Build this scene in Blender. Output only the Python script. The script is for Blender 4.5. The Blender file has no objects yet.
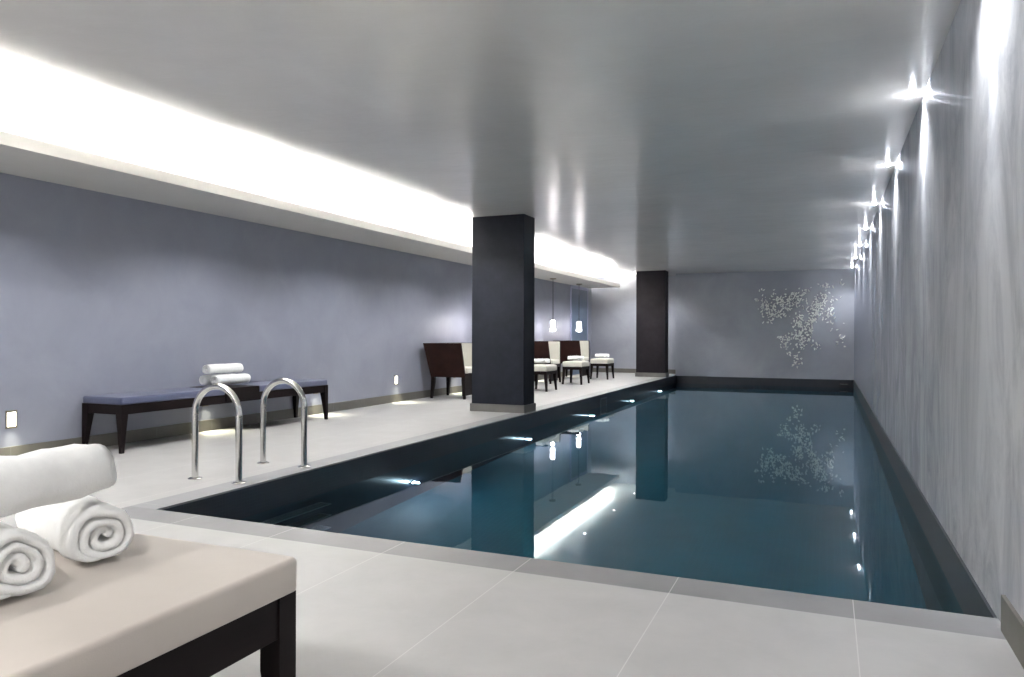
import bpy, bmesh, math, random
from mathutils import Vector, Matrix, noise
random.seed(7)
SC = bpy.context.scene
COL = SC.collection
PI = math.pi

# ------------------------------------------------------------------ layout (metres, deck at z = 0)
XR = 0.585      # right wall / right pool side
XL = -3.692     # left pool side
Y0, Y1 = 3.247, 19.73   # near and far ends of the pool
ZC = 2.669      # ceiling
XW = -6.18      # left wall
YB = 20.27      # rear wall of the deck
XLIP, ZS = -5.247, 2.354    # edge and underside of the dropped soffit
YN = -3.2       # wall behind the viewer
ZW = -0.215     # water level
DEPTH = -1.55

# ------------------------------------------------------------------ materials
def new_mat(name):
    m = bpy.data.materials.new(name); m.use_nodes = True
    nt = m.node_tree; b = nt.nodes['Principled BSDF']
    return m, nt, b

def setp(b, **kw):
    names = dict(rough='Roughness', metal='Metallic', spec='Specular IOR Level', coat='Coat Weight', coatr='Coat Roughness',
                 aniso='Anisotropic', anisor='Anisotropic Rotation', sheen='Sheen Weight', ior='IOR')
    for k, v in kw.items():
        b.inputs[names[k]].default_value = v

def plain(name, col, **kw):
    m, nt, b = new_mat(name)
    b.inputs['Base Color'].default_value = (*col, 1); setp(b, **kw)
    return m

def coords(nt, scale=(1, 1, 1)):
    tc = nt.nodes.new('ShaderNodeTexCoord'); mp = nt.nodes.new('ShaderNodeMapping')
    mp.inputs['Scale'].default_value = scale
    nt.links.new(tc.outputs['Object'], mp.inputs['Vector'])
    return mp.outputs['Vector']

def noise_tex(nt, vec, scale, detail=4, rough=.55, dist=0):
    n = nt.nodes.new('ShaderNodeTexNoise')
    n.inputs['Scale'].default_value = scale; n.inputs['Detail'].default_value = detail
    n.inputs['Roughness'].default_value = rough; n.inputs['Distortion'].default_value = dist
    nt.links.new(vec, n.inputs['Vector'])
    return n.outputs['Fac']

def ramp(nt, fac, stops):
    r = nt.nodes.new('ShaderNodeValToRGB')
    els = r.color_ramp.elements
    while len(els) < len(stops): els.new(.5)
    for e, (p, c) in zip(els, stops):
        e.position = p; e.color = (*c, 1)
    nt.links.new(fac, r.inputs['Fac'])
    return r.outputs['Color']

def bump(nt, b, height, strength, dist=.01):
    bp = nt.nodes.new('ShaderNodeBump')
    bp.inputs['Strength'].default_value = strength; bp.inputs['Distance'].default_value = dist
    nt.links.new(height, bp.inputs['Height']); nt.links.new(bp.outputs['Normal'], b.inputs['Normal'])
    return bp

def mottled(name, c1, c2, scale=(1, 1, 1), ns=1.4, bs=.15, bscale=5, detail=6, bdist=.01, **kw):
    m, nt, b = new_mat(name)
    v = coords(nt, scale)
    f = noise_tex(nt, v, ns, detail, .62, .4)
    nt.links.new(ramp(nt, f, [(.3, c1), (.7, c2)]), b.inputs['Base Color'])
    if bs: bump(nt, b, noise_tex(nt, v, bscale, 5), bs, bdist)
    setp(b, **kw)
    return m

M = {}
M['wall_left'] = mottled('lavender_plaster', (.225, .236, .290), (.272, .283, .338), ns=1.7, bs=.10, bscale=3, rough=.42, spec=.5)
M['wall_far'] = mottled('grey_plaster', (.25, .262, .30), (.33, .343, .385), ns=1.1, bs=.12, bscale=3, rough=.34, spec=.6)
M['wall_right'] = mottled('brushed_plaster', (.33, .345, .37), (.50, .51, .54), scale=(1, 2.6, .35), ns=2.6, bs=.10, bscale=5, rough=.42, spec=.5)

def polished_right():
    # vertically trowelled, waxed plaster: diffuse grey with an anisotropic gloss stretched along z
    m, nt, b = new_mat('waxed_plaster')
    v = coords(nt, (1, .95, .4))
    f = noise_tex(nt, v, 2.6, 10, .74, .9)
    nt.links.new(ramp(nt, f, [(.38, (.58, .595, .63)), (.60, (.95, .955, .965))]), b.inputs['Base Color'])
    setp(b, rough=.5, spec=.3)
    g = nt.nodes.new('ShaderNodeBsdfAnisotropic')
    g.inputs['Roughness'].default_value = .34; g.inputs['Anisotropy'].default_value = 1.0
    g.inputs['Rotation'].default_value = 0.25
    g.inputs['Color'].default_value = (.9, .92, 1, 1)
    t = nt.nodes.new('ShaderNodeTangent'); t.direction_type = 'RADIAL'; t.axis = 'Z'
    t = nt.nodes.new('ShaderNodeCombineXYZ'); t.inputs[2].default_value = 1
    g.inputs['Rotation'].default_value = 0.25
    nt.links.new(t.outputs[0], g.inputs['Tangent'])
    v2 = coords(nt, (1, 6, .5))
    bp = nt.nodes.new('ShaderNodeBump'); bp.inputs['Strength'].default_value = .15; bp.inputs['Distance'].default_value = .003
    nt.links.new(noise_tex(nt, v2, 2.2, 5), bp.inputs['Height']); nt.links.new(bp.outputs['Normal'], g.inputs['Normal'])
    mx = nt.nodes.new('ShaderNodeMixShader')
    fr = nt.nodes.new('ShaderNodeFresnel'); fr.inputs['IOR'].default_value = 1.38
    nt.links.new(fr.outputs[0], mx.inputs['Fac'])
    nt.links.new(b.outputs[0], mx.inputs[1]); nt.links.new(g.outputs[0], mx.inputs[2])
    nt.links.new(mx.outputs[0], nt.nodes['Material Output'].inputs['Surface'])
    return m
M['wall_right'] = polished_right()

def polished_ceiling():
    m, nt, b = new_mat('polished_ceiling_plaster')
    v = coords(nt)
    f = noise_tex(nt, v, .9, 6, .6, .5)
    nt.links.new(ramp(nt, f, [(.3, (.76, .735, .70)), (.7, (.84, .815, .78))]), b.inputs['Base Color'])
    bump(nt, b, noise_tex(nt, coords(nt, (1.0, 1.6, 1)), 2.6, 7, .6, .6), .34, .012)
    setp(b, rough=.20, spec=.6, ior=1.95)
    return m
M['ceiling'] = polished_ceiling()
M['soffit'] = mottled('soffit_paint', (.56, .55, .53), (.60, .59, .57), ns=1, bs=0, rough=.6, spec=.3)

def tiles(name, c1, c2, grout, w, l, offx, offy, mortar=.002, rough=.45, bs=.1):
    m, nt, b = new_mat(name)
    tc = nt.nodes.new('ShaderNodeTexCoord')
    mp = nt.nodes.new('ShaderNodeMapping'); mp.inputs['Location'].default_value = (offx, offy, 0)
    nt.links.new(tc.outputs['Object'], mp.inputs['Vector'])
    br = nt.nodes.new('ShaderNodeTexBrick')
    br.offset = 0; br.squash = 1
    br.inputs['Scale'].default_value = 1; br.inputs['Mortar Size'].default_value = mortar
    br.inputs['Mortar Smooth'].default_value = .3
    br.inputs['Brick Width'].default_value = w; br.inputs['Row Height'].default_value = l
    nt.links.new(mp.outputs['Vector'], br.inputs['Vector'])
    v = coords(nt)
    f = noise_tex(nt, v, 3.0, 8, .65, .3)
    colr = ramp(nt, f, [(.3, c1), (.7, c2)])
    nt.links.new(colr, br.inputs['Color1']); nt.links.new(colr, br.inputs['Color2'])
    br.inputs['Mortar'].default_value = (*grout, 1)
    nt.links.new(br.outputs['Color'], b.inputs['Base Color'])
    bump(nt, b, noise_tex(nt, v, 60, 3), bs, .002)
    setp(b, rough=rough, spec=.4)
    return m
M['deck'] = tiles('deck_porcelain', (.35, .346, .338), (.40, .396, .386), (.50, .495, .48), .687, 40, .593 + .687 * 20, .38 + 1.374 * 20)
M['coping'] = tiles('coping_porcelain', (.175, .174, .176), (.215, .214, .216), (.46, .45, .44), .687, 30, .593 + .687 * 20, 10)
M['skirting'] = tiles('skirting_stone', (.11, .104, .09), (.14, .133, .116), (.20, .19, .18), 30, .72, 10, .33 + 7.2, rough=.5)
M['coping_side'] = tiles('coping_side_porcelain', (.215, .215, .222), (.26, .26, .267), (.36, .36, .355), 30, .687, 10, .1 + .687 * 10)

def mosaic(name, c1, c2, grout, s=.025, rough=.25, spec=.5):
    m, nt, b = new_mat(name)
    tc = nt.nodes.new('ShaderNodeTexCoord')
    # three-way checker of tiny tiles: grout where any two of the coordinates sit on a joint
    geo = nt.nodes.new('ShaderNodeNewGeometry')
    sep = nt.nodes.new('ShaderNodeSeparateXYZ'); nt.links.new(tc.outputs['Object'], sep.inputs[0])
    sn = nt.nodes.new('ShaderNodeSeparateXYZ'); nt.links.new(geo.outputs['Normal'], sn.inputs[0])
    def math_(op, a, bb=None):
        n = nt.nodes.new('ShaderNodeMath'); n.operation = op
        for i, x in enumerate((a, bb)):
            if x is None: continue
            if isinstance(x, (int, float)): n.inputs[i].default_value = x
            else: nt.links.new(x, n.inputs[i])
        return n.outputs[0]
    joint = None
    for ax in range(3):
        fr = math_('FRACT', math_('DIVIDE', math_('ADD', sep.outputs[ax], 100.003), s))
        j = math_('LESS_THAN', fr, .10)
        facing = math_('LESS_THAN', math_('ABSOLUTE', sn.outputs[ax]), .5)
        j = math_('MULTIPLY', j, facing)
        joint = j if joint is None else math_('MAXIMUM', joint, j)
    v = coords(nt)
    f = noise_tex(nt, v, 3.5, 8, .7)
    mx = nt.nodes.new('ShaderNodeMix'); mx.data_type = 'RGBA'
    nt.links.new(joint, mx.inputs['Factor'])
    nt.links.new(ramp(nt, f, [(.3, c1), (.7, c2)]), mx.inputs['A'])
    mx.inputs['B'].default_value = (*grout, 1)
    nt.links.new(mx.outputs['Result'], b.inputs['Base Color'])
    setp(b, rough=rough, spec=spec)
    return m
M['pillar'] = mosaic('charcoal_pillar_mosaic', (.009, .0105, .016), (.019, .022, .032), (.012, .013, .018), .02, .6, .15)
M['pillar_far'] = mosaic('umber_pillar_mosaic', (.010, .008, .011), (.018, .0145, .019), (.012, .010, .012), .02, .6, .15)
M['pool_tile'] = mosaic('navy_pool_mosaic', (.008, .010, .017), (.014, .017, .026), (.020, .023, .030), .025, .45)
M['pool_floor'] = mosaic('teal_pool_mosaic', (.008, .070, .105), (.012, .090, .130), (.016, .10, .140), .05, .5)

M['dark_wood'] = mottled('espresso_wood', (.006, .0035, .004), (.010, .006, .006), scale=(1, .2, 1), ns=14, bs=.05, rough=.45, spec=.14)
M['brown_wood'] = mottled('brown_leather', (.017, .006, .005), (.026, .009, .007), ns=6, bs=.05, rough=.5, spec=.15)

def fabric(name, c1, c2, s=500, rough=.85, bs=.25, sheen=.3, ns=4):
    m, nt, b = new_mat(name)
    v = coords(nt)
    nt.links.new(ramp(nt, noise_tex(nt, v, ns, 5), [(.3, c1), (.7, c2)]), b.inputs['Base Color'])
    bump(nt, b, noise_tex(nt, v, s, 2), bs, .002)
    setp(b, rough=rough, sheen=sheen, spec=.3)
    return m
M['blue_fabric'] = fabric('slate_blue_upholstery', (.052, .064, .125), (.066, .078, .145), rough=.6)
M['taupe_fabric'] = fabric('taupe_upholstery', (.49, .44, .395), (.53, .48, .43), rough=.7, bs=.15)
M['cream_fabric'] = fabric('cream_upholstery', (.56, .54, .47), (.62, .60, .53))
M['towel'] = fabric('white_terry', (.80, .80, .785), (.86, .86, .845), s=260, rough=1, bs=.9, sheen=.5, ns=30)
M['steel'] = plain('polished_steel', (.66, .65, .63), metal=1, rough=.16)
M['step_steel'] = plain('dull_steel', (.30, .30, .31), metal=.9, rough=.3)
M['grey_frame'] = plain('grey_frame', (.10, .11, .12), rough=.4)
M['bronze'] = plain('satin_nickel', (.25, .22, .15), metal=.9, rough=.4)
M['dark_metal'] = plain('dark_metal', (.05, .045, .05), metal=.7, rough=.4)
M['leaf'] = plain('silver_leaf', (.93, .94, .90), metal=.3, rough=.3, spec=.8)
M['white_paint'] = plain('white_paint', (.75, .75, .74), rough=.5)
M['blue_glass'] = mottled('blue_glass', (.085, .125, .19), (.11, .155, .225), ns=2, bs=0, rough=.35, spec=.7)
M['pale_glass'] = plain('pale_glass', (.30, .31, .45), rough=.4)

def emit(name, col, s):
    m = bpy.data.materials.new(name); m.use_nodes = True; nt = m.node_tree
    nt.nodes.remove(nt.nodes['Principled BSDF'])
    e = nt.nodes.new('ShaderNodeEmission'); e.inputs['Color'].default_value = (*col, 1); e.inputs['Strength'].default_value = s
    nt.links.new(e.outputs[0], nt.nodes['Material Output'].inputs['Surface'])
    return m
M['cove_glow'] = emit('cove_led', (1, .985, .93), 42)
M['down_glow'] = emit('downlight_lens', (.93, .96, 1), 30)
M['spot_glow'] = emit('small_spot_lens', (.95, .97, 1), 25)
M['step_glow'] = emit('step_light_lens', (1, .98, .88), 3.0)
M['pool_glow'] = emit('pool_light_lens', (.86, .91, 1), 120)
M['pendant_glow'] = emit('pendant_glass', (1, .96, .97), 4.5)

def water():
    m = bpy.data.materials.new('water'); m.use_nodes = True; nt = m.node_tree
    nt.nodes.remove(nt.nodes['Principled BSDF'])
    tr = nt.nodes.new('ShaderNodeBsdfRefraction'); tr.inputs['Color'].default_value = (.62, .85, .90, 1)
    tr.inputs['IOR'].default_value = 1.333; tr.inputs['Roughness'].default_value = 0
    gl = nt.nodes.new('ShaderNodeBsdfGlossy'); gl.inputs['Roughness'].default_value = .015
    gl.inputs['Color'].default_value = (.84, .94, 1, 1)
    v = coords(nt, (1, .6, 1))
    bp = nt.nodes.new('ShaderNodeBump'); bp.inputs['Strength'].default_value = .05; bp.inputs['Distance'].default_value = .01
    nt.links.new(noise_tex(nt, v, 2.2, 3), bp.inputs['Height'])
    nt.links.new(bp.outputs['Normal'], gl.inputs['Normal'])
    fr = nt.nodes.new('ShaderNodeFresnel'); fr.inputs['IOR'].default_value = 1.333
    mx = nt.nodes.new('ShaderNodeMixShader')
    nt.links.new(fr.outputs[0], mx.inputs['Fac']); nt.links.new(tr.outputs[0], mx.inputs[1]); nt.links.new(gl.outputs[0], mx.inputs[2])
    nt.links.new(mx.outputs[0], nt.nodes['Material Output'].inputs['Surface'])
    return m
M['water'] = water()

# ------------------------------------------------------------------ mesh helpers
def obj(name, bm, mat, parent=None, smooth=None, recalc=True, kind=None, bevel=0, seg=2, sub=0):
    me = bpy.data.meshes.new(name)
    if recalc: bmesh.ops.recalc_face_normals(bm, faces=bm.faces)
    bm.to_mesh(me); bm.free()
    o = bpy.data.objects.new(name, me); COL.objects.link(o)
    me.materials.append(M[mat] if isinstance(mat, str) else mat)
    if bevel:
        md = o.modifiers.new('bevel', 'BEVEL'); md.width = bevel; md.segments = seg; md.limit_method = 'ANGLE'
    if sub:
        md = o.modifiers.new('sub', 'SUBSURF'); md.levels = sub; md.render_levels = sub
    if smooth is not None:
        for p in me.polygons: p.use_smooth = True
        if smooth < 3 and not sub:
            me.set_sharp_from_angle(angle=smooth)
    if parent: o.parent = parent
    if kind: o['kind'] = kind
    return o

def box(bm, x0, x1, y0, y1, z0, z1):
    v = [bm.verts.new(p) for p in [(x0, y0, z0), (x1, y0, z0), (x1, y1, z0), (x0, y1, z0), (x0, y0, z1), (x1, y0, z1), (x1, y1, z1), (x0, y1, z1)]]
    for f in [(0, 3, 2, 1), (4, 5, 6, 7), (0, 1, 5, 4), (1, 2, 6, 5), (2, 3, 7, 6), (3, 0, 4, 7)]:
        bm.faces.new([v[i] for i in f])
    return bm

def B(*a):
    bm = bmesh.new()
    if a: box(bm, *a)
    return bm

def loft(bm, rings, cap=True, closed=True):
    vs = [[bm.verts.new(p) for p in r] for r in rings]
    n = len(vs[0])
    for a, b in zip(vs, vs[1:]):
        for i in range(n if closed else n - 1):
            bm.faces.new([a[i], a[(i + 1) % n], b[(i + 1) % n], b[i]])
    if cap:
        bm.faces.new(vs[0][::-1]); bm.faces.new(vs[-1])
    return bm

def tube(bm, pts, r, n=20, cap=True):
    pts = [Vector(p) for p in pts]
    rings = []; ref = None
    for i, p in enumerate(pts):
        d = (pts[min(i + 1, len(pts) - 1)] - pts[max(i - 1, 0)]).normalized()
        if ref is None:
            ref = d.orthogonal().normalized()
        ref = (ref - d * ref.dot(d)).normalized()
        s = d.cross(ref)
        rr = r[i] if isinstance(r, (list, tuple)) else r
        rings.append([p + (ref * math.cos(a) + s * math.sin(a)) * rr for a in [2 * PI * k / n for k in range(n)]])
    return loft(bm, rings, cap)

def lathe(bm, prof, c=(0, 0, 0), n=28, axis='z'):
    def tr(r, h, a):
        x, y = r * math.cos(a), r * math.sin(a)
        p = {'z': (x, y, h), 'x': (h, x, y), 'y': (x, h, y)}[axis]
        return Vector(p) + Vector(c)
    rings = [[tr(r, h, 2 * PI * k / n) for k in range(n)] for r, h in prof]
    return loft(bm, rings, True)

def cushion_bm(x0, x1, y0, y1, z0, z1, r=.03, crown=.008, nx=10, ny=24, seed=0):
    # upholstered pad: rounded edges, slightly crowned, gently uneven
    bm = bmesh.new()
    cx, cy = (x0 + x1) / 2, (y0 + y1) / 2; hx, hy = (x1 - x0) / 2, (y1 - y0) / 2
    def line(h, n):
        core = [-h + r + (2 * h - 2 * r) * i / n for i in range(n + 1)]
        return core
    prof = []       # (inset, z)
    k = 5
    for i in range(k + 1):
        a = PI / 2 * i / k
        prof.append((r * .35 - r * .35 * math.sin(a), z0 + r * .35 * (1 - math.cos(a))))
    for i in range(k + 1):
        a = PI / 2 * i / k
        prof.append((r - r * math.cos(a), z1 - r + r * math.sin(a)))
    per = []
    # perimeter with rounded corners, as unit description
    def ring(inset, z):
        pts = []
        rc = .022
        ax, ay = hx - inset, hy - inset
        cr = max(rc - inset * .5, .006)
        for (sx, sy, a0) in [(1, 1, 0), (-1, 1, 90), (-1, -1, 180), (1, -1, 270)]:
            for q in range(5):
                a = math.radians(a0 + 90 * q / 4)
                pts.append(Vector((cx + sx * (ax - cr) + cr * math.cos(a), cy + sy * (ay - cr) + cr * math.sin(a), z)))
        return pts
    rings = [ring(i, z) for i, z in prof]
    for t in [.15, .4, .7, 1]:
        ins = r + t * (min(hx, hy) - r) * .92
        rings.append(ring(ins, z1 + crown * math.sin(t * PI / 2)))
    loft(bm, rings, True)
    return bm

def tag(o, label, cat, group=None):
    o['label'] = label; o['category'] = cat
    if group: o['group'] = group
    return o

def thing(name, label, cat, loc=(0, 0, 0), rotz=0, group=None):
    o = bpy.data.objects.new(name, None); COL.objects.link(o)
    o.location = loc; o.rotation_euler = (0, 0, rotz); o.empty_display_size = .1
    return tag(o, label, cat, group)

def dup(root, loc=None, rotz=None, label=None):
    r = root.copy(); COL.objects.link(r)
    if loc is not None: r.location = loc
    if rotz is not None: r.rotation_euler = (0, 0, rotz)
    if label: r['label'] = label
    for ch in list(root.children):
        c = ch.copy(); COL.objects.link(c); c.parent = r
        for g in list(ch.children):
            d = g.copy(); COL.objects.link(d); d.parent = c
    return r

def lamp(name, kind, loc, energy, col=(1, 1, 1), parent=None, **kw):
    l = bpy.data.lights.new(name, kind); l.energy = energy; l.color = col
    for k, v in kw.items():
        if k != 'rot': setattr(l, k, v)
    o = bpy.data.objects.new(name, l); COL.objects.link(o); o.location = loc
    if 'rot' in kw: o.rotation_euler = kw['rot']
    if parent: o.parent = parent
    return o

# ------------------------------------------------------------------ the room
T = .15
obj('wall_right', B(XR, XR + T, YN, YB + .2, DEPTH - .2, ZC + .1), 'wall_right', kind='structure')
obj('wall_left', B(XW - T, XW, YN, YB + .2, -.1, ZC + .1), 'wall_left', kind='structure')
bm = B(XW, XL, YB, YB + .2, -.1, ZC + .1)
obj('wall_rear', bm, 'wall_far', kind='structure')
obj('wall_far', B(XL - .012, XR, Y1, YB + .2, -.02, ZC + .1), 'wall_far', kind='structure')
obj('wall_near', B(XW - T, XR + T, YN - .15, YN, -.1, ZC + .1), 'wall_far', kind='structure')
obj('ceiling', B(XW - T, XR + T, YN - .15, YB + .2, ZC, ZC + .15), 'ceiling', kind='structure')
# dropped soffit: slab with an upstand at its edge, hiding the cove lights
YS = 19.87
bm = bmesh.new()
sec = [(XW, ZS), (XLIP, ZS), (XLIP, ZS + .09), (XLIP - .025, ZS + .09), (XLIP - .025, ZS + .035), (XW, ZS + .035)]
loft(bm, [[Vector((x, y, z)) for x, z in sec] for y in (YN, YS)])
obj('trim_1', bm, 'soffit', kind='structure')

# floor: L-shaped deck round the pool, with its darker coping and the sunken basin
CW = .215
bm = bmesh.new()
box(bm, XW, XR, YN, Y0 - CW, -.12, 0)
box(bm, XW, XL - CW, Y0 - CW, YB, -.12, 0)
obj('floor', bm, 'deck', kind='structure')
bm = B(XL - CW, XR, Y0 - CW, Y0, -.12, 0)
obj('pool_coping', bm, 'coping', kind='structure')
bm = B(XL - CW, XL, Y0, YB, -.12, 0)
obj('pool_coping', bm, 'coping_side', kind='structure')
# basin walls (dark mosaic) and floor (teal mosaic)
bm = bmesh.new()
box(bm, XL - .15, XL - .002, Y0 - .15, Y1 + .1, DEPTH, -.121)
box(bm, XL - .002, XR, Y0 - .15, Y0 - .002, DEPTH, -.121)
box(bm, XL - .002, XR - .012, Y1 + .002, Y1 + .12, DEPTH, -.021)
box(bm, XR - .012, XR - .0005, Y0, Y1 + .1, DEPTH, -.001)
box(bm, XL - .011, XL - .0015, Y0, Y1, -.121, -.012)
obj('pool_basin', bm, 'pool_tile', kind='structure')
obj('pool_floor', B(XL - .15, XR, Y0 - .15, Y1 + .12, DEPTH - .1, DEPTH), 'pool_floor', kind='structure')
# dark edge tile just under the coping
bm = bmesh.new()
box(bm, XL - .0005, XL + .004, Y0, Y1, -.5, -.012)
obj('pool_edge_tile', bm, 'pool_tile', kind='structure')
bm = bmesh.new()
v = [bm.verts.new(p) for p in [(XL + .001, Y0, ZW), (XR - .012, Y0, ZW), (XR - .012, Y1, ZW), (XL + .001, Y1, ZW)]]
bm.faces.new(v)
w = obj('pool_water', bm, 'water', kind='stuff', recalc=False)
w['label'] = 'still dark teal water filling the long swimming pool'; w['category'] = 'water'
# skirtings
SK = .118
obj('baseboard_left', B(XW, XW + .014, YN, 18.36, 0, SK), 'skirting', kind='structure')
obj('baseboard_rear', B(XW, XL - .02, YB - .014, YB, 0, SK), 'skirting', kind='structure')
obj('baseboard_right', B(XR - .014, XR, YN, Y0 - .125, 0, SK + .01), 'skirting', kind='structure')
# blue glazed door in the left wall near its far end
bm = B(XW, XW + .02, 18.42, 19.8, 0, 2.27)
dr = obj('door_1', bm, 'blue_glass', kind='structure')
fb = bmesh.new()
box(fb, XW, XW + .03, 18.37, 18.42, 0, ZS); box(fb, XW, XW + .03, 19.8, 19.85, 0, ZS); box(fb, XW, XW + .026, 18.42, 19.8, 2.27, ZS)
obj('door_frame', fb, 'pale_glass', dr)

# ------------------------------------------------------------------ pillars
def pillar(label, x0, x1, y0, y1, mat):
    t = thing('pillar', label, 'pillar', ((x0 + x1) / 2, (y0 + y1) / 2, 0))
    hx, hy = (x1 - x0) / 2, (y1 - y0) / 2
    obj('shaft', B(-hx, hx, -hy, hy, 0, ZC), mat, t, bevel=.003)
    bm = bmesh.new(); g = .018
    box(bm, -hx - g, hx + g, -hy - g, -hy, .0, .105); box(bm, -hx - g, hx + g, hy, hy + g, 0, .105)
    box(bm, -hx - g, -hx, -hy, hy, 0, .105); box(bm, hx, hx + g, -hy, hy, 0, .105)
    obj('plinth', bm, 'skirting_plain', t)
M['skirting_plain'] = mottled('plinth_stone', (.115, .112, .105), (.145, .14, .13), ns=3, bs=.05, rough=.5)
pillar('wide charcoal pillar on a pale grey plinth at the pool edge, nearer one', -4.515, XL - .05, 9.19, 9.58, 'pillar')
pillar('narrow dark umber pillar on a pale plinth near the far wall', -4.47, XL - .04, 18.52, 18.9, 'pillar_far')

# ------------------------------------------------------------------ tapered sabre leg, bench, ottoman, chair
def leg_bm(x, y, z1, w, sx, sy, splay=.012, tip=.55, d=None, knee=.8):
    """square leg, full width w at the top, narrowing to tip*w at the foot on its inner faces; (sx,sy) point outwards"""
    d = d or w
    bm = bmesh.new(); rings = []
    N = 8
    for i in range(N + 1):
        t = i / N            # 0 foot, 1 top
        z = z1 * t
        k = tip + (1 - tip) * min(1, t / knee) ** 1.2
        off = splay * (1 - t) ** 2
        wx, wy = w * k, d * k
        ox, oy = x + sx * off, y + sy * off          # outer corner
        xs = sorted([ox, ox - sx * wx]); ys = sorted([oy, oy - sy * wy])
        rings.append([Vector((xs[0], ys[0], z)), Vector((xs[1], ys[0], z)), Vector((xs[1], ys[1], z)), Vector((xs[0], ys[1], z))])
    return loft(bm, rings)

def frame_bm(hx, hy, z0, z1, w, th=.022, inset=.004):
    bm = bmesh.new()
    for s in (-1, 1):
        a, b = sorted([s * (hx - inset), s * (hx - inset - th)])
        box(bm, a, b, -hy + w, hy - w, z0, z1)
        a, b = sorted([s * (hy - inset), s * (hy - inset - th)])
        box(bm, -hx + w, hx - w, a, b, z0, z1)
    box(bm, -hx + .01, hx - .01, -hy + .01, hy - .01, z1 - .012, z1)
    return bm

# long slate-blue bench by the left wall (centre -5.92, 6.08)
t = thing('bench', 'long dark wood bench with slate blue cushions against the left wall', 'bench', (-5.918, 6.075, 0))
hx, hy = .2485, 1.455
obj('apron', frame_bm(hx, hy, .338, .425, .055), 'dark_wood', t, bevel=.002)
for sx in (-1, 1):
    for sy in (-1, 1):
        obj('leg', leg_bm(sx * hx, sy * hy, .425, .07, sx, sy, splay=0, tip=.45), 'dark_wood', t, smooth=.6)
obj('cushion', cushion_bm(-hx, hx, -hy, -.235, .426, .490, r=.016, crown=.006), 'blue_fabric', t, smooth=1.0)
obj('cushion', cushion_bm(-hx, hx, .245, hy, .426, .490, r=.016, crown=.006), 'blue_fabric', t, smooth=1.0)
obj('table_box', B(-hx - .001, hx + .008, -.235, .245, .358, .492), 'dark_wood', t, bevel=.003)

# taupe bench in the foreground; far right corner of the pad at (-1.255, 1.55)
BH = thing('bench', 'large foreground bench with taupe upholstered pad and near-black wooden frame', 'bench', (-1.675, .62, 0), 0)
hx, hy = .415, .925
ob = obj('apron', frame_bm(hx, hy, .284, .389, .06, inset=.006), 'dark_wood', BH, bevel=.002)
for sx in (-1, 1):
    for sy in (-1, 1):
        obj('leg', leg_bm(sx * (hx - .001), sy * (hy - .001), .389, .062, sx, sy, splay=0, tip=.72, knee=.5), 'dark_wood', BH, smooth=.6)
obj('cushion', cushion_bm(-hx, hx + .006, -hy, hy + .006, .390, .476, r=.014, crown=.005), 'taupe_fabric', BH, smooth=1.0)

# ------------------------------------------------------------------ rolled towels
def towel(name, L, R, turns, th, seed, flat=.94, amp=.0035, nseg=20):
    """a towel rolled round the local x axis, centre at the origin; a real spiral sheet with fluffy faces"""
    bm = bmesh.new()
    n = int(turns * 26)
    pitch = (R - th * .9) / turns
    nw = 3
    # spiral centreline, outer end tucked to the bottom
    a_end = -PI / 2 - .25
    prof = []
    for i in range(n + 1):
        a = a_end - (turns * 2 * PI) * (1 - i / n)
        r = th * .25 + (R - th * .5 - th * .25) * (i / n)
        prof.append((a, r))
    outer, inner = [], []
    rnd = random.Random(seed); ph = rnd.random() * 10
    for i, (a, r) in enumerate(prof):
        wob = 1 + .05 * math.sin(2 * a + ph) + .03 * math.sin(3 * a + 1.3 * ph)
        e = min(1, (n - i) / 3, (i + .5) / 2)
        hh = th * .47 * (.35 + .65 * e)
        r -= th * .5 * max(0, 1 - (n - i) / 9) ** 1.5
        outer.append(((r * wob + hh) * math.cos(a), (r * wob + hh) * math.sin(a)))
        inner.append(((max(r * wob - hh, .001)) * math.cos(a), (max(r * wob - hh, .001)) * math.sin(a)))
    # rounded edge at both roll ends: the strip thins at its border
    rings = []
    for k in range(nseg + 1):
        s = k / nseg
        x = -L / 2 + L * s
        edge = min(s, 1 - s) * L
        pinch = 1 if edge > .02 else math.sqrt(max(0.0, 1 - (1 - edge / .02) ** 2)) * .45 + .55
        ring = []
        for (o_, i_) in zip(outer, inner):
            m_ = ((o_[0] + i_[0]) / 2, (o_[1] + i_[1]) / 2)
            ring.append((x, m_[0] + (o_[0] - m_[0]) * pinch, (m_[1] + (o_[1] - m_[1]) * pinch) * flat))
        for (o_, i_) in list(zip(outer, inner))[::-1]:
            m_ = ((o_[0] + i_[0]) / 2, (o_[1] + i_[1]) / 2)
            ring.append((x, m_[0] + (i_[0] - m_[0]) * pinch, (m_[1] + (i_[1] - m_[1]) * pinch) * flat))
        # layer ends step in and out a little
        ring2 = []
        N2 = len(outer)
        for q, p in enumerate(ring):
            idx = q if q < N2 else 2 * N2 - 1 - q
            off = 0
            if k in (0, nseg, 1, nseg - 1):
                off = (.010 * noise.noise(Vector((idx * .06, seed * 3.1, k > 2))) - .012 * (1 - idx / N2)) * (1 if k > 2 else -1)
            v = Vector((p[0] + off, p[1], p[2]))
            d = noise.noise(v * 16 + Vector((seed, 0, 0))) * amp * 2 + noise.noise(v * 55 + Vector((seed, 2, 0))) * amp * .55
            rad = Vector((0, p[1], p[2]))
            if rad.length > 1e-4: v += rad.normalized() * d
            ring2.append(v)
        rings.append(ring2)
    loft(bm, rings, False)
    vs = list(bm.verts); per = 2 * len(outer); No = len(outer)
    for base, fl in ((0, False), (nseg * per, True)):
        for i in range(No - 1):
            q = [vs[base + i], vs[base + i + 1], vs[base + per - 2 - i], vs[base + per - 1 - i]]
            bm.faces.new(q if fl else q[::-1])
    return bm

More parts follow.
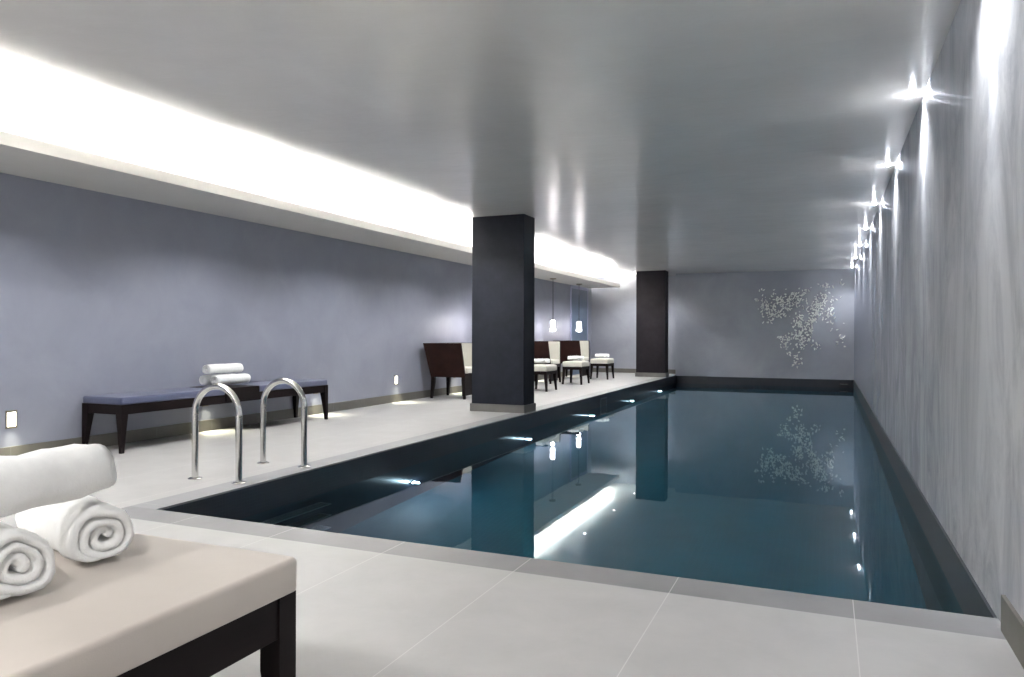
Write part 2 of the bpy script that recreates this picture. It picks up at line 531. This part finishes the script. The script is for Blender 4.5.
def put_towel(bm, loc, rz, label, group=None, tilt=0, roll=0, rest=None):
    if rest is not None: loc = (loc[0], loc[1], rest - min(v.co.z for v in bm.verts))
    o = obj('rolled_towel', bm, 'towel', smooth=4)
    o.location = loc; o.rotation_euler = (roll, tilt, rz)
    tag(o, label, 'towel', group)
    return o
G = 'white towels on the foreground bench'
put_towel(towel('t', .42, .091, 2.8, .029, 3, flat=.96, amp=.006), (-1.832, 1.350, 0), math.radians(-18), 'rolled white towel showing its spiral end, lying on the taupe pad nearest the pool corner', G, rest=.484)
put_towel(towel('t', .42, .102, 2.9, .031, 8, flat=.90, amp=.006), (-1.775, 1.06, 0), math.radians(-8), 'rolled white towel cut by the left picture edge, lying low on the taupe pad', G, rest=.484)
put_towel(towel('t', .60, .082, 2.6, .029, 5, amp=.005), (-1.675, 1.02, .480 + .229), math.radians(97), 'long rolled white towel lying across the two others on the taupe pad', G)
G = 'white towels on the blue bench'
def bt(seed, L, R=.070): return towel('t', L, R, 2.4, .024, seed, amp=.002, nseg=14)
put_towel(bt(11, .46), (-6.02, 6.10, .494 + .068), PI / 2, 'white towel roll on the blue bench, lower one nearest the wall', G)
put_towel(bt(12, .48), (-5.875, 6.125, .494 + .068), PI / 2, 'white towel roll on the blue bench, lower one nearest the pool', G)
put_towel(bt(13, .48), (-5.948, 6.085, .492 + .184), PI / 2, 'white towel roll topping the little stack on the blue bench', G)

# ------------------------------------------------------------------ grab rails
def grab_rail(y, label):
    t = thing('grab_rail', label, 'handrail', (-4.015, y, 0), 0, 'steel grab rails at the pool')
    R = .205; zs = .472
    pts = [(-R, 0, .0)] + [(-R, 0, z) for z in (.2, zs - .02)]
    pts += [(-R * math.cos(a), 0, zs + R * math.sin(a)) for a in [PI * k / 24 for k in range(25)]]
    pts += [(R, 0, z) for z in (zs - .02, .2, 0)]
    obj('tube', tube(bmesh.new(), pts, .0235, 24), 'steel', t, smooth=1.2)
    for s in (-1, 1):
        obj('flange', lathe(bmesh.new(), [(.023, 0), (.049, 0), (.049, .004), (.038, .010), (.0236, .012)], (s * R, 0, 0)), 'steel', t, smooth=.6)
    for s in (-1, 1):
        obj('joint_ring', lathe(bmesh.new(), [(.0235, zs - .01), (.0255, zs - .008), (.0255, zs + .004), (.0235, zs + .006)], (s * R, 0, 0)), 'steel', t, smooth=.6)
    return t
grab_rail(4.05, 'polished steel arched grab rail standing nearer the foreground bench')
grab_rail(4.755, 'polished steel arched grab rail farther along the pool edge')
# steps below the rails, fixed to the pool side
for i, z in enumerate((-.47, -.80, -1.13)):
    t = thing('pool_step', ['top', 'second', 'third'][i] + ' steel ladder step on the dark pool side below the grab rails', 'step', (XL + .004, 4.4, z), 0, 'ladder steps in the pool')
    obj('tread', B(0, .11, -.40, .40, -.03, 0), 'step_steel', t, bevel=.006)
    bm = bmesh.new()
    for k in range(5): box(bm, .015 + k * .019, .022 + k * .019, -.37, .37, .0, .004)
    obj('grip_strip', bm, 'steel', t)


# ------------------------------------------------------------------ wing chairs along the left wall
def panel(bm, b0, b1, t0, t1, th_b, z0, z1, n=(0, 0)):
    """a leaning panel from bottom edge b0-b1 to top edge t0-t1 (xy pairs), thickened by th along n"""
    rings = []
    for (p, q, z) in ((b0, b1, z0), (t0, t1, z1)):
        rings.append([Vector((p[0], p[1], z)), Vector((q[0], q[1], z)), Vector((q[0] + n[0] * th_b, q[1] + n[1] * th_b, z)), Vector((p[0] + n[0] * th_b, p[1] + n[1] * th_b, z))])
    return loft(bm, rings)

def make_chair(label):
    # local frame: back at -x (wall), front at +x; origin under the seat centre
    t = thing('wing_chair', label, 'chair', (0, 0, 0), 0, 'brown wing chairs along the left wall')
    zb, zt = .355, .91
    hb, ht = .325, .415         # half widths at bottom and top
    hk = .455                   # top half width at the back
    xb0, xb1 = -.315, .30       # bottom depth
    xt0, xt1 = -.395, .265      # top depth
    bm = bmesh.new(); th = .035
    for s in (-1, 1):
        panel(bm, (xb0, s * hb), (xb1, s * hb), (xt0, s * hk), (xt1, s * ht), th, zb, zt, (0, -s))
    panel(bm, (xb0, -hb + th), (xb0, hb - th), (xt0, -hk + th), (xt0, hk - th), th, zb, zt, (1, 0))
    obj('shell', bm, 'brown_wood', t, bevel=.004)
    bm = bmesh.new(); e = th + .002; l2 = .045
    for s in (-1, 1):
        panel(bm, (xb0 + e, s * (hb - e)), (xb1 - .01, s * (hb - e)), (xt0 + e, s * (hk - e)), (xt1 - .01, s * (ht - e)), l2, zb + .07, zt - .008, (0, -s))
    panel(bm, (xb0 + e, -hb + e + l2), (xb0 + e, hb - e - l2), (xt0 + e, -hk + e + l2), (xt0 + e, hk - e - l2), l2 + .03, zb + .07, zt - .008, (1, 0))
    obj('inner_upholstery', bm, 'cream_fabric', t, bevel=.012, seg=3, smooth=1.0)
    bm = B(xb0 + .01, xb1 - .004, -hb + e, hb - e, zb - .005, zb + .06)
    obj('seat_frame', bm, 'dark_wood', t, bevel=.003)
    obj('seat_cushion', cushion_bm(xb0 + .12, xb1 + .01, -hb + .085, hb - .085, zb + .062, zb + .155, r=.03, crown=.012), 'cream_fabric', t, smooth=1.0)
    for sx in (-1, 1):
        for sy in (-1, 1):
            x = xb0 if sx < 0 else xb1
            obj('leg', leg_bm(x - sx * .004, sy * (hb - .004), zb, .06, sx, sy, splay=.01, tip=.6), 'dark_wood', t, smooth=.6)
    obj('front_panel', B(xb1 - .075, xb1 - .055, -hb + .055, hb - .055, .045, zb - .005), 'dark_wood', t, bevel=.002)
    return t
cc = [11.19, 13.18, 15.235, 17.40]
clabels = ['brown wing chair left of the wide pillar, nearest the blue bench',
           'brown wing chair standing behind the wide pillar',
           'brown wing chair just right of the wide pillar, below the first pendant',
           'brown wing chair farthest along the wall, beside the last ottoman']
chair = None
for y, lb in zip(cc, clabels):
    if chair is None:
        chair = make_chair(lb); chair.location = (-5.72, y - .13, 0); chair.rotation_euler = (0, 0, .05)
    else: dup(chair, (-5.745, y, 0), 0, lb)

def make_ottoman(label):
    t = thing('ottoman', label, 'ottoman', (0, 0, 0), 0, 'cream topped ottomans in front of the wing chairs')
    hx, hy = .215, .275
    obj('apron', frame_bm(hx, hy, .312, .372, .045), 'dark_wood', t, bevel=.002)
    for sx in (-1, 1):
        for sy in (-1, 1):
            obj('leg', leg_bm(sx * hx, sy * hy, .372, .058, sx, sy, splay=.008, tip=.58), 'dark_wood', t, smooth=.6)
    obj('cushion', cushion_bm(-hx - .004, hx + .004, -hy - .004, hy + .004, .373, .485, r=.035, crown=.015), 'cream_fabric', t, smooth=1.0)
    return t
oc = [11.13, 13.12, 15.23, 17.25]
olabels = ['cream cushioned ottoman hidden behind the wide pillar', 'cream cushioned ottoman half covered by the right side of the wide pillar',
           'cream cushioned ottoman between the half-hidden one and the farthest one', 'farthest cream cushioned ottoman, by the narrow dark pillar']
tl = ['', 'half-covered ottoman beside the wide pillar', 'middle visible ottoman', 'farthest ottoman']
ott = None
for i, (y, lb) in enumerate(zip(oc, olabels)):
    if i == 0: continue
    if ott is None:
        ott = make_ottoman(lb); ott.location = (-4.985, y, 0)
    else: dup(ott, (-4.985, y, 0), 0, lb)
    for k, s in enumerate((-1, 1)):
        put_towel(towel('t', .25, .056, 2.2, .022, 20 + i * 2 + k, amp=.002, nseg=10), (-4.985 + .03 * s, y + s * .060 - .02, .501 + .0535), math.radians(3 * s),
                  'white towel roll on the ' + tl[i] + ', ' + ('nearer' if s < 0 else 'farther') + ' of its pair', 'white towels on the ottomans')

# ------------------------------------------------------------------ pendants
def make_pendant(label):
    t = thing('pendant_lamp', label, 'pendant lamp', (0, 0, ZS), 0, 'glass pendants over the wing chairs')
    obj('canopy', lathe(bmesh.new(), [(.075, 0), (.075, -.018), (.03, -.026)], (0, 0, 0)), 'bronze', t, smooth=.6)
    for s in (-1, 1):
        obj('cord', tube(bmesh.new(), [(0, s * .03, -.02), (0, s * .03, -.95)], .0035, 8), 'dark_metal', t, smooth=1)
    obj('cap', lathe(bmesh.new(), [(.02, -.93), (.062, -.945), (.062, -.965), (.0, -.966)][:3], (0, 0, 0)), 'steel', t, smooth=.6)
    obj('glass_shade', lathe(bmesh.new(), [(.045, -.966), (.054, -.98), (.054, -1.15), (.044, -1.21), (.025, -1.225)], (0, 0, 0)), 'pendant_glow', t, smooth=.9)
    obj('ring', lathe(bmesh.new(), [(.068, -1.135), (.098, -1.138), (.098, -1.146), (.068, -1.149)], (0, 0, 0)), 'steel', t, smooth=.6)
    for k in range(6):
        a = k * PI / 3
        obj('crystal_drop', lathe(bmesh.new(), [(.002, -1.149), (.009, -1.175), (.009, -1.20), (.001, -1.235)], (.084 * math.cos(a), .084 * math.sin(a), 0), 8), 'pale_crystal', t)
    return t
pl = ['glass pendant lamp hanging behind the wide pillar, first of the row', 'glass pendant lamp hanging behind the wide pillar, second of the row',
      'glass pendant lamp hanging in front of the plain wall, left of the blue door', 'glass pendant lamp hanging in front of the blue door']
M['pale_crystal'] = plain('crystal', (.75, .75, .78), rough=.1, spec=1)
pend = None
for y, lb in zip((12.1, 14.1, 16.15, 18.1), pl):
    if pend is None:
        pend = make_pendant(lb); pend.location = (-5.85, y, ZS)
    else: dup(pend, (-5.85, y, ZS), 0, lb)
    lamp('pendant_bulb', 'POINT', (-5.85, y, ZS - 1.30), .6, (1, .90, .94), shadow_soft_size=.05)

# ------------------------------------------------------------------ ceiling lights
def downlight(x, y, label, group, glow, r=.028):
    t = thing('downlight', label, 'downlight', (x, y, ZC), 0, group)
    obj('trim_ring', lathe(bmesh.new(), [(r, 0), (r + .012, 0), (r + .012, -.003), (r, -.005)], (0, 0, 0), 24), 'white_paint', t, smooth=.6)
    obj('lens', lathe(bmesh.new(), [(r * .97, -.0012), (r * .97, -.0035), (r * .8, -.012), (r * .4, -.016)], (0, 0, 0), 24), glow, t, smooth=1)
    return t
GR = 'downlights in the ceiling along the right wall'
ys = [3.37, 5.617, 7.84, 10.1, 12.36, 14.6, 16.86, 19.1]
first = None
words = ['', 'nearest', 'second nearest', 'third nearest', 'fourth nearest', 'fifth nearest', 'sixth nearest', 'farthest']
for y, wd in zip(ys, words):
    lb = ('tiny bright downlight beside the right wall, %s of the visible row' % wd) if wd else 'tiny bright downlight beside the right wall, above and behind the viewer'
    if first is None: first = downlight(.52, y, lb, GR, 'down_glow', .022)
    else: dup(first, (.52, y, ZC), 0, lb)
    lamp('wall_glow', 'POINT', (.515, y, ZC - .055), .17, (.88, .92, 1), shadow_soft_size=.012)
    lamp('wall_washer', 'SPOT', (.50, y, ZC - .04), 30, (.90, .93, 1), spot_size=math.radians(22), spot_blend=1, shadow_soft_size=.012, rot=(0, math.radians(-3.5), 0))
    lamp('wide_spot', 'SPOT', (.46, y, ZC - .03), 24, (.93, .95, 1), spot_size=math.radians(120), spot_blend=1, shadow_soft_size=.03)
GL = 'small downlights in the ceiling beside the cove'
ys = [1.3, 3.56, 5.855, 8.1, 10.35, 12.6, 14.84, 17.14, 19.15]
for i, y in enumerate(ys):
    nm = {1: 'small ceiling downlight at the left end of the cove glow', 2: 'small ceiling downlight at the tip of the grey streak above the cove'}
    lb = nm.get(i, 'small ceiling downlight beside the cove, number %s along from the viewer' % ['one', 'two', 'three', 'four', 'five', 'six', 'seven', 'eight', 'nine'][i])
    if i == 0: first = downlight(-4.66, y, lb, GL, 'spot_glow', .02)
    else: dup(first, (-4.66, y, ZC), 0, lb)
    lamp('deck_spot', 'SPOT', (-4.66, y, ZC - .012), 66, (.96, .965, 1), spot_size=math.radians(134), spot_blend=.5, shadow_soft_size=.02)
GN = 'added fill lights over the near deck, behind the viewer'
first = None
NY = -.7  # unseen row added behind the viewer to brighten the near deck and towels
for x, wd in ((-3.9, 'left'), (-2.3, 'middle'), (-.7, 'right')):
    lb = 'added ceiling fill light over the near deck, behind the viewer, %s of three' % wd
    if first is None: first = downlight(x, NY, lb, GN, 'spot_glow', .035)
    else: dup(first, (x, NY, ZC), 0, lb)
    lamp('deck_spot', 'SPOT', (x, NY, ZC - .012), 62, (1, .985, .97), spot_size=math.radians(150), spot_blend=.6, shadow_soft_size=.12)

# cove light: LED strip lying on the soffit shelf behind its upstand, in lengths
n = 10; L = (YS - .15 - (YN + .1)) / n
for k in range(n):
    y0 = YN + .1 + k * L
    bm = B(-5.42, -5.36, y0 + .01, y0 + L - .01, ZS + .042, ZS + .064)
    o = obj('cove_light', bm, 'cove_glow')
    tag(o, 'white strip light lying behind the raised edge of the dropped soffit', 'strip light', 'strip lights in the ceiling cove')

# step lights low on the left wall
def step_light(label):
    t = thing('step_light', label, 'wall light', (0, 0, 0), 0, 'square step lights low on the left wall')
    bm = bmesh.new(); h = .045
    for s in (-1, 1):
        a, b = sorted((s * h, s * (h - .009))); box(bm, 0, .009, a, b, -.074, .074)
        a, b = sorted((s * .074, s * .058)); box(bm, 0, .009, -h + .009, h - .009, a, b)
    obj('frame', bm, 'bronze', t, bevel=.001)
    obj('lens', B(0, .004, -h + .009, h - .009, -.058, .058), 'step_glow', t)
    return t
sl = ['square step light on the left wall at the picture edge', 'square step light on the left wall behind the blue bench, left one', 'square step light on the left wall behind the blue bench, right one',
      'square step light on the left wall between the blue bench and the first chair', 'square step light on the left wall behind the first wing chair',
      'square step light on the left wall behind the second wing chair', 'square step light on the left wall behind the third wing chair', 'square step light on the left wall behind the last wing chair']
first = None
for k, lb in enumerate(sl):
    y = 4.0 + 1.97 * k + (.1 if k == 1 else 0)
    if first is None: first = step_light(lb); first.location = (XW, y, .342)
    else: dup(first, (XW, y, .342), 0, lb)
    lamp('step_beam', 'SPOT', (XW + .03, y, .31), 7, (1, .97, .74), spot_size=math.radians(100), spot_blend=1, shadow_soft_size=.04,
         rot=(0, math.radians(-24), 0))

# pool lights in the left pool side, just under the water
def pool_light(label):
    t = thing('pool_light', label, 'underwater light', (0, 0, 0), 0, 'round underwater lights in the left pool side')
    obj('rim', lathe(bmesh.new(), [(.034, 0), (.052, 0), (.052, .006), (.036, .014)], (0, 0, 0), 28, 'x'), 'steel', t, smooth=.6)
    obj('lens', lathe(bmesh.new(), [(.033, .002), (.033, .010), (.02, .018), (.006, .020)], (0, 0, 0), 28, 'x'), 'pool_glow', t, smooth=1.2)
    return t
first = None
for k, y in enumerate((6.22, 9.14, 12.0, 14.8, 17.5)):
    lb = 'glowing round underwater light in the left pool side, ' + ['nearest to the grab rails', 'just below the wide pillar', 'right before the skimmer opening', 'fourth from the near end', 'last before the far pillar'][k]
    if first is None: first = pool_light(lb); first.location = (XL + .004, y, -.98)
    else: dup(first, (XL + .004, y, -.98), 0, lb)
    lamp('pool_beam', 'POINT', (XL + .06, y, -.98), 2.4, (.80, .88, 1), shadow_soft_size=.02)

# skimmer opening frame
t = thing('skimmer', 'grey framed rectangular skimmer opening in the dark left pool side', 'pool skimmer', (XL + .004, 12.82, 0))
bm = bmesh.new()
box(bm, 0, .012, -.20, .20, -.09, -.07); box(bm, 0, .012, -.20, -.165, -.30, -.09); box(bm, 0, .012, .165, .20, -.30, -.09); box(bm, 0, .012, -.20, .20, -.32, -.30)
obj('frame', bm, 'grey_frame', t, bevel=.002)
obj('flap', B(0, .004, -.163, .163, -.298, -.092), 'dark_metal', t)
t = thing('slotted_plate', 'small steel slotted plate at the right end of the far pool side', 'inlet', (.36, Y1 + .002, -.13))  # small dark plate with steel bars close to the waterline
obj('plate', B(-.10, .10, -.008, 0, -.02, .02), 'dark_metal', t, bevel=.002)
for k in range(4): obj('slot_bar', B(-.085 + k * .045, -.055 + k * .045, -.011, -.008, -.008, .008), 'steel', t)

# ------------------------------------------------------------------ silver leaf relief on the far wall
def leaf(bm, c, s, a, tilt, az):
    # pointed oval petal with a crease, slightly cupped, standing off the wall on one edge
    pts = [(-1, 0, .0), (-.35, .42, .12), (.35, .40, .12), (1, 0, .0), (.35, -.40, .12), (-.35, -.42, .12), (0, 0, -.05)]
    R = Matrix.Rotation(az, 3, 'Z') @ Matrix.Rotation(tilt, 3, 'X') @ Matrix.Rotation(a, 3, 'Y')
    def P(x, y, z, off): return Vector(c) + R @ Vector((x * s, -(z * s + off), y * s))
    top = [bm.verts.new(P(x, y, z, .004)) for x, y, z in pts]
    bot = [bm.verts.new(P(x, y, z, 0)) for x, y, z in pts]
    for i in range(6):
        j = (i + 1) % 6
        bm.faces.new([top[i], top[j], top[6]]); bm.faces.new([bot[j], bot[i], bot[6]])
        bm.faces.new([top[j], top[i], bot[i], bot[j]])
f, th_, h_ = 741.77, .4026, 1.05
# blossom clusters: (x, z, spread x, spread z, number) on the far wall
cl = [(-1.70, 1.95, .03, .03, 3), (-1.55, 2.22, .05, .04, 4), (-1.47, 1.80, .10, .14, 34), (-1.32, 1.62, .12, .12, 34), (-1.20, 1.95, .12, .16, 26), (-1.02, 1.82, .12, .12, 28),
      (-.78, 2.0, .15, .12, 34), (-.66, 1.88, .10, .10, 20), (-.52, 2.18, .12, .08, 10), (-.30, 1.66, .12, .15, 38), (-.18, 1.85, .14, .16, 34), (.0, 2.0, .16, .10, 16), (.05, 1.60, .10, .14, 18),
      (-.15, 2.28, .12, .04, 8), (.05, 2.25, .08, .04, 5), (.32, 2.32, .06, .04, 4), (-.66, 1.45, .10, .12, 26), (-.52, 1.28, .14, .14, 32), (-.74, 1.12, .10, .12, 24), (-.50, 1.0, .14, .14, 26),
      (-.62, .82, .10, .09, 18), (-1.05, .98, .12, .06, 12), (-.98, .80, .09, .06, 10), (-.86, .95, .07, .06, 8), (-1.40, 1.40, .10, .05, 6), (-1.12, 1.55, .12, .06, 12), (-.35, 1.45, .12, .1, 14),
      (-.70, .45, .09, .10, 14), (-.78, .32, .06, .06, 6), (-.25, .85, .10, .10, 8), (.15, 1.25, .10, .10, 6), (.25, .95, .12, .12, 8), (-.9, .6, .07, .05, 4)]
LR = thing('leaf_relief', 'silvery relief of scattered leaves spreading like a tree on the far wall', 'wall art', (-.6, Y1, 1.5))
rl = random.Random(4); specs = []
for (x, z, sx, sz, n) in cl:
    for k in range(int(n * 1.35)):
        px, pz = x + rl.gauss(0, sx * .75), z + rl.gauss(0, sz * .75)
        px = min(px, XR - .08); pz = min(pz, ZC - .1)
        specs.append((rl.uniform(.02, .042), px, pz))
specs.sort(reverse=True)
rest_bm = bmesh.new()
for q, (sz_, px, pz) in enumerate(specs):
    bm = bmesh.new() if q < 100 else rest_bm
    leaf(bm, (px + .6, -rl.uniform(.020, .034), pz - 1.5), sz_, rl.uniform(0, 2 * PI), rl.gauss(.0, .25), rl.gauss(-.38, .28))
    if q < 100: obj('leaf', bm, 'leaf', LR)
ro = obj('leaf_scatter', rest_bm, 'leaf', LR, kind='stuff')

# ------------------------------------------------------------------ world, camera
wd = bpy.data.worlds.new('world'); SC.world = wd; wd.use_nodes = True
wd.node_tree.nodes['Background'].inputs[0].default_value = (.5, .52, .55, 1); wd.node_tree.nodes['Background'].inputs[1].default_value = .0
cam = bpy.data.cameras.new('camera'); co = bpy.data.objects.new('camera', cam); COL.objects.link(co)
cam.sensor_width = 36; cam.lens = 741.77 / 1024 * 36; cam.shift_y = -3.75 / 1024
co.location = (0, 0, 1.05)
co.rotation_euler = (Matrix.Rotation(.4026, 3, 'Z') @ Matrix.Rotation(PI / 2, 3, 'X') @ Matrix.Rotation(.003, 3, 'Z')).to_euler()
cam.clip_start = .05
SC.camera = co
SC.view_settings.view_transform = 'Standard'; SC.view_settings.look = 'None'; SC.view_settings.gamma = 1
SC.view_settings.use_curve_mapping = False
SC.view_settings.exposure = 2.3
cy = SC.cycles
cy.use_denoising = True
cy.max_bounces = 8; cy.diffuse_bounces = 4; cy.glossy_bounces = 4; cy.transparent_max_bounces = 8
cy.caustics_reflective = True; cy.blur_glossy = .5
cy.sample_clamp_indirect = 6
